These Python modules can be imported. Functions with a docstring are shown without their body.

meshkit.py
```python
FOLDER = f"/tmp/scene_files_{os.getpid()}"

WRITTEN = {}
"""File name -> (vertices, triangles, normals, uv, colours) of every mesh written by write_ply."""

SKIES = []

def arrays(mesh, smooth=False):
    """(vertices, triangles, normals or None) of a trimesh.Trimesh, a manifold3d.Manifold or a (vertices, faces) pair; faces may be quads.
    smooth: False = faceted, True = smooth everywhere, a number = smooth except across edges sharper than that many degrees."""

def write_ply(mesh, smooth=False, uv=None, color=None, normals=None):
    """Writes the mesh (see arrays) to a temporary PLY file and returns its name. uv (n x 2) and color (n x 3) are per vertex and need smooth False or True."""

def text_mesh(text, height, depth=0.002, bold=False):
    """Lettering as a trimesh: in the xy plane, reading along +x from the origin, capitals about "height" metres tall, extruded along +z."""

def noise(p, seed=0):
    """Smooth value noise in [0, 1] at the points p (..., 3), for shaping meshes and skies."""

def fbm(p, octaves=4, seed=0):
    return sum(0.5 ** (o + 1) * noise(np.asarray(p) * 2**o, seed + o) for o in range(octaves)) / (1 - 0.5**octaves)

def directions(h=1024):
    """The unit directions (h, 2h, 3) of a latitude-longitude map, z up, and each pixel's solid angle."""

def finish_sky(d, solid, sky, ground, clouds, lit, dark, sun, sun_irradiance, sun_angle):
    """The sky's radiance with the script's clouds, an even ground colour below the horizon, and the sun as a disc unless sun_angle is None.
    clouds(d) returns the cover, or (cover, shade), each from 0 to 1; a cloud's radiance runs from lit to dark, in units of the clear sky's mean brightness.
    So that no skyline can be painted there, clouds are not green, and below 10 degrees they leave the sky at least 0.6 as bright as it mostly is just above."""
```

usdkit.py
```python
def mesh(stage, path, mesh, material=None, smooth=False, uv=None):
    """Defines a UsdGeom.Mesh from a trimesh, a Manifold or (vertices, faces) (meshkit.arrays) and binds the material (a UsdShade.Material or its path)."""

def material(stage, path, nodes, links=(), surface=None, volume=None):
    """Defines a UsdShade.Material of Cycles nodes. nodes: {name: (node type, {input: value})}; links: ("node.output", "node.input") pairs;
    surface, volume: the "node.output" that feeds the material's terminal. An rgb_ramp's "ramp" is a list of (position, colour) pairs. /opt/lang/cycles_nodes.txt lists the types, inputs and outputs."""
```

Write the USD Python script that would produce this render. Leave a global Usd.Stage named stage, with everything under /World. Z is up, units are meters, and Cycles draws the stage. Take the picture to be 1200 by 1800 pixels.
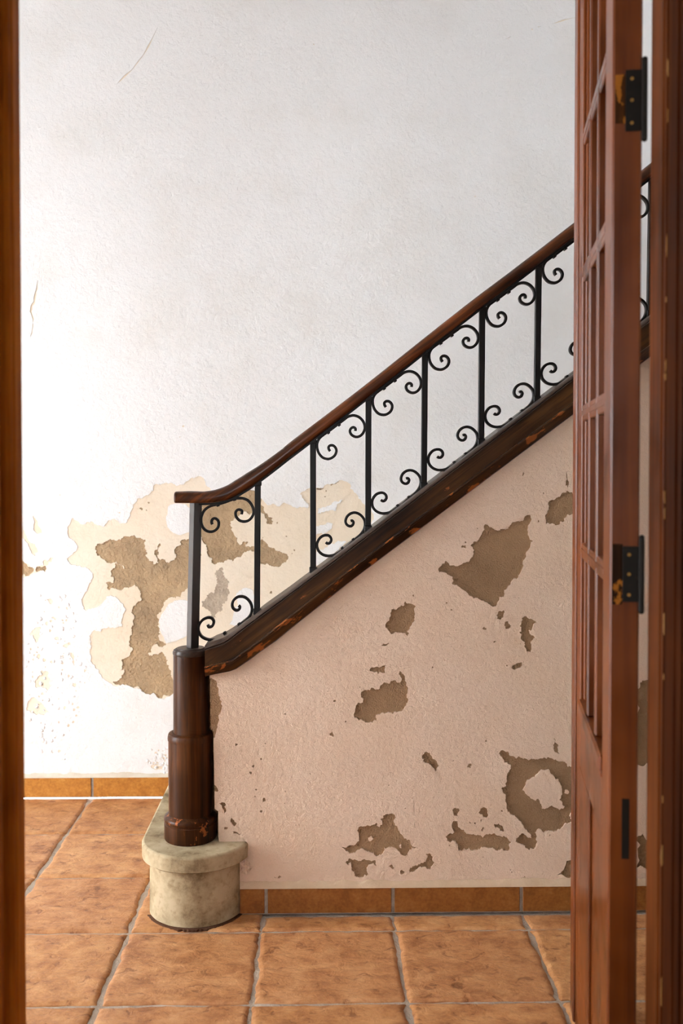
import math, random
import numpy as np, trimesh, usdkit, meshkit
from shapely.geometry import Polygon, MultiPolygon, LineString
from shapely.ops import unary_union
from pxr import Usd, UsdGeom, UsdLux, UsdShade, Gf, Sdf

stage = Usd.Stage.CreateInMemory()
UsdGeom.SetStageUpAxis(stage, UsdGeom.Tokens.z)
UsdGeom.SetStageMetersPerUnit(stage, 1.0)
UsdGeom.Xform.Define(stage, '/World')
UsdGeom.Scope.Define(stage, '/World/Looks')

# ------------------------------------------------------------------ camera (35 mm lens, principal point raised)
F, CX, CY, EYE = 1750.0, 600.0, 849.0, 1.165
YAW = math.atan(34 / F)
PIT = math.atan(38 / F * math.cos(YAW))
fw = np.array([math.sin(YAW) * math.cos(PIT), math.cos(YAW) * math.cos(PIT), -math.sin(PIT)])
rt = np.array([math.cos(YAW), -math.sin(YAW), 0.0])
up = np.cross(rt, fw)
cam = UsdGeom.Camera.Define(stage, '/World/Camera')
M = Gf.Matrix4d(*rt, 0, *up, 0, *(-fw), 0, 0, 0, EYE, 1)
cam.AddTransformOp().Set(M)
cam.CreateFocalLengthAttr(35.0)
cam.CreateHorizontalApertureAttr(24.0)
cam.CreateVerticalApertureAttr(36.0)
cam.CreateVerticalApertureOffsetAttr(-51 / 1200 * 24.0)
cam.CreateClippingRangeAttr((0.05, 1000.0))
cam.CreateFStopAttr(4.0)
cam.CreateFocusDistanceAttr(2.62)
cam.CreateExposureAttr(0.77)

# ------------------------------------------------------------------ light: overcast sky and a high sun, coming in by the doors and windows
sky = UsdLux.DomeLight.Define(stage, '/World/Sky')
sky.CreateIntensityAttr(3.4)
sky.CreateColorAttr(Gf.Vec3f(0.90, 0.95, 1.0))
sun = UsdLux.DistantLight.Define(stage, '/World/Sun')
sun.CreateIntensityAttr(30.0)
sun.CreateAngleAttr(3.0)
sun.CreateColorAttr(Gf.Vec3f(1.0, 0.98, 0.96))
sun.AddRotateXYZOp().Set(Gf.Vec3f(0, 35, 0))

# ------------------------------------------------------------------ pixel -> place helpers
CAM = np.array([0, 0, EYE])
def ray(x, y): return fw + rt * (x - CX) / F - up * (y - CY) / F
def at_y(x, y, Y):
    d = ray(x, y); return CAM + d * (Y / d[1])
def xz(pts, Y):
    return np.array([at_y(x, y, Y)[[0, 2]] for x, y in pts])
def P(ox, oy, s, *pts):
    return [(ox + a / s, oy + b / s) for a, b in pts]

YT, YW, YB, YR = 2.537, 2.546, 3.452, 2.580     # baseboard face, stair wall face, back wall face, railing plane
XL, XR, Y0, ZC = -2.7, 1.98, 1.44, 3.5           # hall

# ------------------------------------------------------------------ scene helpers
used = {}
def numbered(path):
    n = used.get(path, -1) + 1
    used[path] = n
    return path if n == 0 else f'{path}_{n:03d}'
def tag(prim, label=None, cat=None, group=None, kind=None):
    for k, v in (('label', label), ('category', cat), ('group', group), ('kind', kind)):
        if v: prim.SetCustomDataByKey(k, v)
def thing(name, label=None, cat=None, group=None, kind=None, parent='/World', loc=None):
    x = UsdGeom.Xform.Define(stage, numbered(f'{parent}/{name}'))
    if loc is not None: x.AddTranslateOp().Set(Gf.Vec3d(*map(float, loc)))
    tag(x.GetPrim(), label, cat, group, kind)
    x.loc = np.array(loc if loc is not None else (0, 0, 0), float)
    return x
def obj(name, mesh, mat, parent=None, smooth=30, **t):
    base = '/World' if parent is None else str(parent.GetPath())
    v, f = (np.array(mesh.vertices), np.array(mesh.faces)) if hasattr(mesh, 'vertices') else mesh
    off = getattr(parent, 'loc', None)
    if off is not None: v = v - off
    m = usdkit.mesh(stage, numbered(f'{base}/{name}'), trimesh.Trimesh(v, f, process=False), mat, smooth=smooth)
    tag(m.GetPrim(), **t)
    m.loc = off if off is not None else np.zeros(3)
    return m
def cat(*ms): return trimesh.util.concatenate(list(ms))
def box(x0, x1, y0, y1, z0, z1):
    b = trimesh.creation.box([x1 - x0, y1 - y0, z1 - z0]); b.apply_translation([(x0 + x1) / 2, (y0 + y1) / 2, (z0 + z1) / 2]); return b
def cbox(x0, x1, y0, y1, z0, z1, c=0.002):
    """box with all edges chamfered"""
    pts = []
    for sx in (0, 1):
        for sy in (0, 1):
            for sz in (0, 1):
                p = np.array([(x0, x1)[sx], (y0, y1)[sy], (z0, z1)[sz]]); g = np.array([1 - 2 * sx, 1 - 2 * sy, 1 - 2 * sz]) * c
                for k in range(3):
                    q = p + g; q[k] = p[k]; pts.append(q)
    return trimesh.convex.convex_hull(np.array(pts))
def prism(poly, y0, y1):
    """a shapely polygon in x-z, extruded from y0 to y1"""
    gs = [g for g in getattr(poly, 'geoms', [poly]) if g.area > 1e-9]
    out = []
    for g in gs:
        m = trimesh.creation.extrude_polygon(g, y1 - y0, engine='earcut')
        v = np.array(m.vertices)[:, [0, 2, 1]]; v[:, 1] += y0
        out.append(trimesh.Trimesh(v, np.array(m.faces)[:, ::-1], process=False))
    return cat(*out)
def upright(poly, z0, z1):
    """a shapely polygon in x-y, extruded upwards"""
    m = trimesh.creation.extrude_polygon(poly, z1 - z0, engine='earcut'); m.apply_translation([0, 0, z0]); return m
def lathe(prof, cx, cy, n=64):
    m = trimesh.creation.revolve(np.array(prof), sections=n); m.apply_translation([cx, cy, 0]); return m
def loft(rings, closed=True, caps=True):
    """rings: (n, k, 3) sections joined in order"""
    R = np.asarray(rings, float); n, k, _ = R.shape
    v = R.reshape(-1, 3); f = []
    for i in range(n - 1):
        for j in range(k if closed else k - 1):
            a, b = i * k + j, i * k + (j + 1) % k
            f += [[a, b, b + k], [a, b + k, a + k]]
    if caps:
        for i, fl in ((0, True), (n - 1, False)):
            c = len(v); v = np.vstack([v, R[i].mean(0)])
            for j in range(k):
                a, b = i * k + j, i * k + (j + 1) % k
                f.append([b, a, c] if fl else [a, b, c])
    m = trimesh.Trimesh(v, f, process=False)
    if m.volume < 0: m.invert()
    return m
def smooth_path(pts, n=6):
    """Catmull-Rom through pts"""
    p = np.asarray(pts, float); p = np.vstack([2 * p[0] - p[1], p, 2 * p[-1] - p[-2]]); out = []
    for i in range(1, len(p) - 2):
        for t in np.arange(n) / n:
            a, b, c, d = p[i - 1], p[i], p[i + 1], p[i + 2]
            out.append(.5 * ((2 * b) + (c - a) * t + (2 * a - 5 * b + 4 * c - d) * t ** 2 + (3 * b - a - 3 * c + d) * t ** 3))
    out.append(p[-2]); return np.array(out)
rng = np.random.default_rng(7)
def ragged(pts, amp=0.16, levels=3, rnd=None):
    """closed outline with midpoint displacement: torn edges"""
    rnd = rnd or rng
    p = np.asarray(pts, float)
    for _ in range(levels):
        q = np.roll(p, -1, 0); d = q - p; L = np.linalg.norm(d, axis=1)
        k = np.clip(rnd.normal(0, amp, len(p)), -.35, .35) * (L > .0012)
        mid = (p + q) / 2 + np.stack([-d[:, 1], d[:, 0]], 1) * k[:, None]
        p = np.stack([p, mid], 1).reshape(-1, 2)
    return p
def torn(pts, Y, amp=0.16, levels=3):
    g = Polygon(ragged(xz(pts, Y), amp, levels)).buffer(0)
    return g
def blob(x, y, r, Y, n=9):
    a = np.arange(n) / n * 2 * np.pi
    rr = r * rng.uniform(.55, 1.25, n)
    return torn([(x + rr[i] * np.cos(a[i]), y + rr[i] * np.sin(a[i])) for i in range(n)], Y, .15, 1)

# ------------------------------------------------------------------ materials
L = '/World/Looks/'
def mat(name, nodes, links, surface='p.BSDF'):
    return usdkit.material(stage, L + name, nodes, links, surface=surface)
POS = {'geo': ('geometry', {})}
def stucco(name, base, tint, rough=0.9, fine=170, fineh=.5, big=9, bump=.35, spots=None, mott=3.0, fac=(.35, .75)):
    n = {**POS,
         'n1': ('noise_texture', {'scale': fine, 'detail': 3.0, 'roughness': .55}),
         'n2': ('noise_texture', {'scale': big, 'detail': 4.0, 'roughness': .6}),
         'n3': ('noise_texture', {'scale': mott, 'detail': 5.0, 'roughness': .6}),
         'n4': ('noise_texture', {'scale': fine * .27, 'detail': 2.0}),
         'r': ('rgb_ramp', {'ramp': [(0, base), (fac[0], base), (fac[1], tint), (1, tint)]}),
         'm1': ('math', {'math_type': 'multiply_add', 'value2': fineh}),
         'm2': ('math', {'math_type': 'multiply_add', 'value2': 1.9}),
         'm3': ('math', {'math_type': 'multiply_add', 'value2': .9, 'value3': 0.0}),
         'b': ('bump', {'strength': bump, 'distance': .004}),
         'p': ('principled_bsdf', {'roughness': rough, 'specular_ior_level': .15})}
    l = [('geo.position', 'n1.vector'), ('geo.position', 'n2.vector'), ('geo.position', 'n3.vector'), ('geo.position', 'n4.vector'),
         ('n4.fac', 'm3.value1'), ('n2.fac', 'm2.value1'), ('m3.value', 'm2.value3'), ('n1.fac', 'm1.value1'), ('m2.value', 'm1.value3'),
         ('m1.value', 'b.height'), ('b.normal', 'p.normal'), ('n3.fac', 'r.fac'), ('r.color', 'p.base_color')]
    return mat(name, n, l)
def wood(name, dark, mid, light, axis='z', rough=.35, coat=.25, spec=.16, wear=None, wear_at=.66, grain=1.0, angle=0.0, wscale=(14, 14, 5)):
    sc = {'z': (70 * grain, 70 * grain, 3.2 * grain), 'x': (3.2 * grain, 70 * grain, 70 * grain), 'y': (70 * grain, 3.2 * grain, 70 * grain)}[axis]
    n = {**POS,
         'rot': ('vector_rotate', {'rotate_type': 'y_axis', 'angle': angle}),
         'mp': ('mapping', {'scale': sc}),
         'n1': ('noise_texture', {'scale': 1.0, 'detail': 5.0, 'roughness': .65, 'distortion': .4}),
         'n2': ('noise_texture', {'scale': 3.5, 'detail': 3.0, 'roughness': .6}),
         'mx': ('mix_float', {'fac': .45}),
         'r': ('rgb_ramp', {'ramp': [(0, dark), (.36, dark), (.5, mid), (.66, light), (1, light)]}),
         'b': ('bump', {'strength': .12, 'distance': .0015}),
         'p': ('principled_bsdf', {'coat_weight': coat, 'coat_roughness': .15, 'specular_ior_level': spec}),
         'rr': ('map_range', {'from_min': .3, 'from_max': .7, 'to_min': rough - .08, 'to_max': rough + .15})}
    l = [('geo.position', 'rot.vector'), ('rot.vector', 'mp.vector'), ('mp.vector', 'n1.vector'), ('geo.position', 'n2.vector'),
         ('n1.fac', 'mx.a'), ('n2.fac', 'mx.b'), ('mx.result', 'r.fac'), ('n1.fac', 'b.height'), ('b.normal', 'p.normal'),
         ('n2.fac', 'rr.value'), ('rr.result', 'p.roughness')]
    if wear is None:
        l.append(('r.color', 'p.base_color'))
    else:
        n['wm'] = ('mapping', {'scale': wscale})
        n['nw'] = ('noise_texture', {'scale': 1.0, 'detail': 6.0, 'roughness': .62})
        n['wr'] = ('map_range', {'from_min': wear_at, 'from_max': wear_at + .025, 'clamp': True})
        n['wmix'] = ('mix', {'color2': wear})
        l += [('rot.vector', 'wm.vector'), ('wm.vector', 'nw.vector'), ('nw.fac', 'wr.value'), ('wr.result', 'wmix.fac'), ('r.color', 'wmix.color1'), ('wmix.color', 'p.base_color')]
    return mat(name, n, l)

WHITE = stucco('white_limewash', (.84, .835, .83), (.78, .755, .72), fine=300, bump=.55, fac=(.5, .82))
CREAM = stucco('cream_undercoat', (.83, .735, .605), (.77, .64, .48), fine=150, bump=.4, big=14)
PATCHW = stucco('white_filler_patch', (.87, .86, .86), (.84, .82, .81), fine=120, bump=.3)
MORTB = stucco('ochre_mortar', (.50, .355, .21), (.31, .222, .138), fine=115, fineh=1.3, bump=.9, big=22, mott=9)
MORTG = stucco('grey_damp_mortar', (.40, .32, .245), (.58, .49, .38), fine=130, fineh=1.2, bump=.8, big=20, mott=14)
PINK = stucco('pink_stair_paint', (.765, .575, .437), (.73, .53, .38), fine=330, bump=.8, big=6, mott=4)
MORTF = stucco('brown_mortar', (.36, .225, .125), (.25, .152, .082), fine=260, fineh=1.2, bump=.7, big=20, mott=6)
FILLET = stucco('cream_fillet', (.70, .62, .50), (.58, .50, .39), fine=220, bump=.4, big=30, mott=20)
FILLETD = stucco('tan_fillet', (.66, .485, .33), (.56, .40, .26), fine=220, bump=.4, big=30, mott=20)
GROUTD = stucco('dark_grout', (.27, .22, .18), (.42, .36, .30), fine=260, bump=.6, big=40, mott=60)
GROUT = stucco('grey_grout', (.53, .44, .35), (.33, .26, .20), fine=260, bump=.8, big=30, mott=14)
CEIL = stucco('white_ceiling_paint', (.84, .83, .82), (.82, .81, .8))
PLAIN = stucco('plain_room_paint', (.62, .58, .54), (.58, .54, .50))
PAVE = stucco('pale_paving', (.62, .61, .60), (.56, .555, .55), fine=40)

A = math.radians(37)
WALNUT = wood('dark_walnut', (.010, .0026, .0009), (.042, .0125, .0026), (.12, .038, .0075), 'z', .33, .1, wear=(.28, .075, .02), wear_at=.73)
WORNN = wood('worn_newel_walnut', (.010, .0026, .0009), (.042, .0125, .0026), (.12, .038, .0075), 'z', .33, .1, wear=(.34, .10, .028), wear_at=.60, wscale=(45, 45, 30))
RAILW = wood('handrail_walnut', (.011, .0035, .0015), (.055, .015, .004), (.19, .050, .010), 'x', .3, .12, angle=A)
STRW = wood('stringer_walnut', (.009, .003, .001), (.042, .016, .0038), (.115, .048, .011), 'x', .36, .08, angle=A, wear=(.26, .075, .02), wear_at=.66, wscale=(16, 40, 40))
STRL = wood('worn_stringer_walnut', (.008, .0025, .001), (.035, .013, .0035), (.09, .036, .009), 'x', .36, .08, angle=A, wear=(.30, .085, .02), wear_at=.565, wscale=(16, 40, 40))
STRT = wood('worn_grey_moulding', (.018, .011, .008), (.05, .031, .022), (.09, .058, .042), 'x', .4, .2, angle=A)
LOWW = wood('dark_red_casing', (.018, .004, .001), (.045, .011, .0025), (.075, .02, .0045), 'z', .5, 0, spec=.03, grain=.6)
DOORW = wood('mahogany_door', (.075, .015, .0016), (.155, .034, .0033), (.225, .053, .005), 'z', .32, 0, spec=.27, grain=.3)
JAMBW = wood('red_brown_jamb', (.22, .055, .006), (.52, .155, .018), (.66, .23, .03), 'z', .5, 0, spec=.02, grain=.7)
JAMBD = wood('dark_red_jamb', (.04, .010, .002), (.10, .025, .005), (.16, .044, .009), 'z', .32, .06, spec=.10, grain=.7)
RAW = wood('raw_chipped_wood', (.20, .09, .025), (.33, .165, .05), (.50, .29, .11), 'z', .7, 0)
MORTISE = wood('old_mortise_wood', (.015, .006, .003), (.03, .012, .004), (.10, .035, .008), 'z', .6, 0, spec=.05, grain=1.6, wear=(.40, .14, .02), wear_at=.53, wscale=(70, 70, 40))
IRON = mat('black_iron', {**POS, 'n': ('noise_texture', {'scale': 300.0, 'detail': 2.0}), 'b': ('bump', {'strength': .15, 'distance': .001}),
                          'p': ('principled_bsdf', {'base_color': (.006, .0042, .0035), 'roughness': .4, 'specular_ior_level': .2})},
           [('geo.position', 'n.vector'), ('n.fac', 'b.height'), ('b.normal', 'p.normal')])
IRONP = mat('glossy_black_iron', {'p': ('principled_bsdf', {'base_color': (.004, .004, .004), 'roughness': .3, 'specular_ior_level': 1.0, 'coat_weight': .8, 'coat_roughness': .2})}, [])
HINGE = mat('dark_hinge_iron', {**POS, 'n': ('noise_texture', {'scale': 90.0, 'detail': 4.0}),
                                'r': ('rgb_ramp', {'ramp': [(0, (.008, .006, .004)), (.6, (.012, .009, .006)), (1, (.04, .02, .008))]}),
                                'p': ('principled_bsdf', {'roughness': .55, 'specular_ior_level': .15})}, [('geo.position', 'n.vector'), ('n.fac', 'r.fac'), ('r.color', 'p.base_color')])
BRASS = mat('old_brass', {'p': ('principled_bsdf', {'base_color': (.42, .23, .06), 'metallic': .8, 'roughness': .45})}, [])
STONE = mat('worn_limestone', {**POS,
    'n1': ('noise_texture', {'scale': 9.0, 'detail': 8.0, 'roughness': .66}), 'n2': ('noise_texture', {'scale': 60.0, 'detail': 4.0, 'roughness': .6}),
    'n3': ('noise_texture', {'scale': 170.0, 'detail': 2.0}),
    'r': ('rgb_ramp', {'ramp': [(0, (.09, .05, .022)), (.36, (.19, .13, .068)), (.46, (.37, .285, .165)), (.58, (.50, .40, .25)), (1, (.58, .48, .33))]}),
    'r2': ('rgb_ramp', {'ramp': [(0, (.30, .25, .2)), (.33, (.75, .7, .64)), (.45, (1, 1, 1)), (1, (1, 1, 1))]}),
    'mx': ('mix', {'mix_type': 'multiply', 'fac': .8}), 'b': ('bump', {'strength': .35, 'distance': .002}),
    'p': ('principled_bsdf', {'roughness': .75, 'specular_ior_level': .25})},
    [('geo.position', 'n1.vector'), ('geo.position', 'n2.vector'), ('geo.position', 'n3.vector'), ('n1.fac', 'r.fac'), ('n2.fac', 'r2.fac'),
     ('r.color', 'mx.color1'), ('r2.color', 'mx.color2'), ('mx.color', 'p.base_color'), ('n2.fac', 'b.height'), ('b.normal', 'p.normal')])
def terracotta(name, hue):
    r, g, b = hue
    return mat(name, {**POS,
    'o': ('mapping', {'location': (rng.uniform(0, 50), rng.uniform(0, 50), 0), 'scale': (1, 1.35, 1)}),
    'n1': ('noise_texture', {'scale': 13.0, 'detail': 8.0, 'roughness': .74, 'distortion': .15}), 'n2': ('noise_texture', {'scale': 30.0, 'detail': 6.0, 'roughness': .66, 'distortion': .3}),
    'n3': ('noise_texture', {'scale': 24.0, 'detail': 5.0, 'roughness': .62, 'distortion': .9}),
    'r': ('rgb_ramp', {'ramp': [(0, (r * .42, g * .34, b * .32)), (.36, (r * .66, g * .56, b * .5)), (.5, (r, g, b)), (.62, (r * 1.2, g * 1.34, b * 1.5)), (1, (r * 1.3, g * 1.6, b * 2.0))]}),
    'r2': ('rgb_ramp', {'ramp': [(0, (.28, .19, .15)), (.35, (.5, .4, .34)), (.385, (.88, .84, .82)), (.46, (1, 1, 1)), (1, (1, 1, 1))]}),
    'mx': ('mix', {'mix_type': 'multiply', 'fac': .8}),
    'ad': ('math', {'math_type': 'multiply_add', 'value2': .6}), 'b': ('bump', {'strength': .7, 'distance': .005}),
    'p': ('principled_bsdf', {'roughness': .46, 'specular_ior_level': .36})},
    [('geo.position', 'o.vector'), ('o.vector', 'n1.vector'), ('o.vector', 'n2.vector'), ('o.vector', 'n3.vector'), ('n1.fac', 'r.fac'), ('n3.fac', 'r2.fac'), ('r.color', 'mx.color1'), ('r2.color', 'mx.color2'),
     ('mx.color', 'p.base_color'), ('n2.fac', 'ad.value1'), ('n3.fac', 'ad.value3'), ('ad.value', 'b.height'), ('b.normal', 'p.normal')])
TERRA = [terracotta(f'terracotta_{k}', c) for k, c in enumerate([(.52, .238, .088), (.49, .22, .08), (.54, .255, .098), (.505, .23, .09)])]
def amber(name, k, g=1.0):
    return mat(name, {**POS, 'n1': ('noise_texture', {'scale': 26.0, 'detail': 6.0, 'roughness': .68}), 'n2': ('noise_texture', {'scale': 130.0, 'detail': 3.0}),
    'mx': ('mix_float', {'fac': .3}),
    'r': ('rgb_ramp', {'ramp': [(0, (.22 * k, .07 * k * g, .012 * k)), (.4, (.38 * k, .14 * k * g, .022 * k)), (.55, (.52 * k, .22 * k * g, .038 * k)), (.72, (.64 * k, .33 * k * g, .09 * k)), (1, (.70 * k, .42 * k * g, .15 * k))]}),
    'p': ('principled_bsdf', {'roughness': .42, 'specular_ior_level': .4})},
    [('geo.position', 'n1.vector'), ('geo.position', 'n2.vector'), ('n1.fac', 'mx.a'), ('n2.fac', 'mx.b'), ('mx.result', 'r.fac'), ('r.color', 'p.base_color')])
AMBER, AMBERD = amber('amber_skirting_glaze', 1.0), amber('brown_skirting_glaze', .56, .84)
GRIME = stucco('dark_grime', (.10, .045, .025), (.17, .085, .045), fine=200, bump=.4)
GLASS = mat('pane_glass', {'t': ('transparent_bsdf', {}), 'g': ('glossy_bsdf', {'roughness': .03}), 'f': ('fresnel', {'IOR': 1.45}), 'x': ('mix_closure', {})},
            [('f.fac', 'x.fac'), ('t.BSDF', 'x.closure1'), ('g.BSDF', 'x.closure2')], surface='x.closure')

# ------------------------------------------------------------------ hall shell
S = 'structure'
OP = (1.46, 2.62, 2.2)     # the doorway in the left wall: from y, to y, height
def panel(name, poly, y0, y1, m, parent=None, **t): return obj(name, prism(poly, y0, y1), m, parent, smooth=False, **t)
lw = cat(box(XL - .3, XL, Y0 - .16, OP[0], 0, ZC), box(XL - .3, XL, OP[1], YB + .2, 0, ZC), box(XL - .3, XL, OP[0], OP[1], OP[2], ZC))
obj('wall_left', lw, WHITE, smooth=False, kind=S)
RW = (2.66, 2.98, 2.35, 2.85)     # a window high over the stairs, in the right wall
obj('wall_right', cat(box(XR, XR + .2, Y0 - .16, RW[0], 0, ZC), box(XR, XR + .2, RW[1], YB + .2, 0, ZC), box(XR, XR + .2, RW[0], RW[1], 0, RW[2]), box(XR, XR + .2, RW[0], RW[1], RW[3], ZC)), WHITE, smooth=False, kind=S)
DX0, DX1, DZ = -.445, .49, 2.25
obj('wall_front', cat(box(XL, DX0, Y0 - .16, Y0, 0, ZC), box(DX1, XR, Y0 - .16, Y0, 0, ZC), box(DX0, DX1, Y0 - .16, Y0, DZ, ZC)), WHITE, smooth=False, kind=S)
obj('ceiling', cat(box(XL - .3, XR + .2, Y0 - .16, YB + .2, ZC, ZC + .2)), CEIL, smooth=False, kind=S)
# the room the camera stands in, with a window behind
RX, RY = 1.7, -2.2
obj('wall_room_left', box(-RX - .2, -RX, RY, Y0 - .16, 0, 3.0), PLAIN, smooth=False, kind=S)
obj('wall_room_right', box(RX, RX + .2, RY, Y0 - .16, 0, 3.0), PLAIN, smooth=False, kind=S)
WIN = (-1.4, -.5, 1.0, 2.1)
obj('wall_room_back', cat(box(-RX, WIN[0], RY - .2, RY, 0, 3.0), box(WIN[1], RX, RY - .2, RY, 0, 3.0), box(WIN[0], WIN[1], RY - .2, RY, 0, WIN[2]), box(WIN[0], WIN[1], RY - .2, RY, WIN[3], 3.0)), PLAIN, smooth=False, kind=S)
obj('ceiling_room', box(-RX - .2, RX + .2, RY - .2, Y0 - .16, 3.0, 3.2), CEIL, smooth=False, kind=S)
obj('floor_room', box(-RX - .2, RX + .2, RY - .2, Y0 - .02, -.12, -.002), TERRA[1], smooth=False, kind=S)
obj('ground', box(-40, XL - .3, -30, 40, -.35, -.06), PAVE, smooth=False, kind=S)

# ------------------------------------------------------------------ floor: rustic terracotta tiles in a grey grout bed
fl = thing('floor', kind=S)
obj('grout_bed', box(XL, XR, Y0 - .02, YB, -.12, -.0065), GROUT, fl, smooth=False)
def tile_mesh(x0, x1, y0, y1, seed, gap=.0044):
    nx, ny = max(4, int((x1 - x0) / .016)), max(3, int((y1 - y0) / .016))
    s, t = np.linspace(0, 1, nx + 1), np.linspace(0, 1, ny + 1)
    e = .012
    def warp(a, L):  # denser rows at the rims
        return np.unique(np.round(np.concatenate([[0, .25 * e / L, .6 * e / L, e / L, 1.8 * e / L], a[(a > 2.4 * e / L) & (a < 1 - 2.4 * e / L)], [1 - 1.8 * e / L, 1 - e / L, 1 - .6 * e / L, 1 - .25 * e / L, 1]]), 6))
    s, t = warp(s, x1 - x0), warp(t, y1 - y0)
    S_, T_ = np.meshgrid(s, t, indexing='ij')
    def wob(c, k):
        q = np.stack([c * 22, np.full_like(c, k * 7.3 + seed * 3.1), np.zeros_like(c)], -1)
        q2 = np.stack([c * 90, np.full_like(c, k * 5.3 + seed * 1.7), np.zeros_like(c)], -1)
        return (meshkit.noise(q) - .5) * .0095 + (meshkit.noise(q2) - .5) * .0052
    X_, Y_ = x0 + S_ * (x1 - x0), y0 + T_ * (y1 - y0)
    xa, xb = x0 + gap + wob(Y_, 1), x1 - gap + wob(Y_, 2)
    ya, yb = y0 + gap * .95 + wob(X_, 3) * .6, y1 - gap * .95 + wob(X_, 4) * .6
    X_, Y_ = xa + S_ * (xb - xa), ya + T_ * (yb - ya)
    d = np.minimum.reduce([X_ - xa, xb - X_, Y_ - ya, yb - Y_])
    k = np.clip(1 - d / e, 0, 1)
    q = np.stack([X_ * 14, Y_ * 14, np.full_like(X_, seed * 2.3)], -1)
    Z_ = -.0065 * k ** 2.2 + (meshkit.fbm(q, 3) - .5) * .003 + (meshkit.noise(q * 6) - .5) * .0028 * (k > .05)
    top = np.stack([X_, Y_, np.minimum(Z_, .001)], -1)
    n, m = X_.shape
    v = top.reshape(-1, 3); f = []
    idx = np.arange(n * m).reshape(n, m)
    a, b, c, dd = idx[:-1, :-1].ravel(), idx[1:, :-1].ravel(), idx[1:, 1:].ravel(), idx[:-1, 1:].ravel()
    f = np.vstack([np.stack([a, b, c], 1), np.stack([a, c, dd], 1)])
    rim = np.concatenate([idx[:, 0], idx[-1, 1:], idx[-2::-1, -1], idx[0, -2:0:-1]])
    low = v[rim].copy(); low[:, 2] = -.018
    base = len(v); v = np.vstack([v, low]); r2 = np.arange(len(rim)) + base
    rn, r2n = np.roll(rim, -1), np.roll(r2, -1)
    f = np.vstack([f, np.stack([rim, r2, r2n], 1), np.stack([rim, r2n, rn], 1)])
    return trimesh.Trimesh(v, f, process=False)
gx = [XL, -2.467, -2.1345, -1.8015, -1.4685, -1.135, -.801, -.4805, -.152, .1815, .516, .849, 1.182, 1.515, 1.848, XR]
gy = [Y0 + .02, 1.7895, 2.1214, 2.4527, 2.7837, 3.1122, YB - .012]
for i in range(len(gx) - 1):
    for j in range(len(gy) - 1):
        x0, x1, y0, y1 = gx[i], gx[i + 1], gy[j], gy[j + 1]
        if x0 > -.3 and y0 > 2.5: continue
        if x0 > -.5 and y0 > 2.7: continue
        if x0 > -.2 and y1 > YT: y1 = YT - .002
        obj('tile', tile_mesh(x0, x1, y0, y1, i * 7 + j), TERRA[(i * 5 + j * 3 + (i * j) % 3) % 4], fl, smooth=50)
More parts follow.
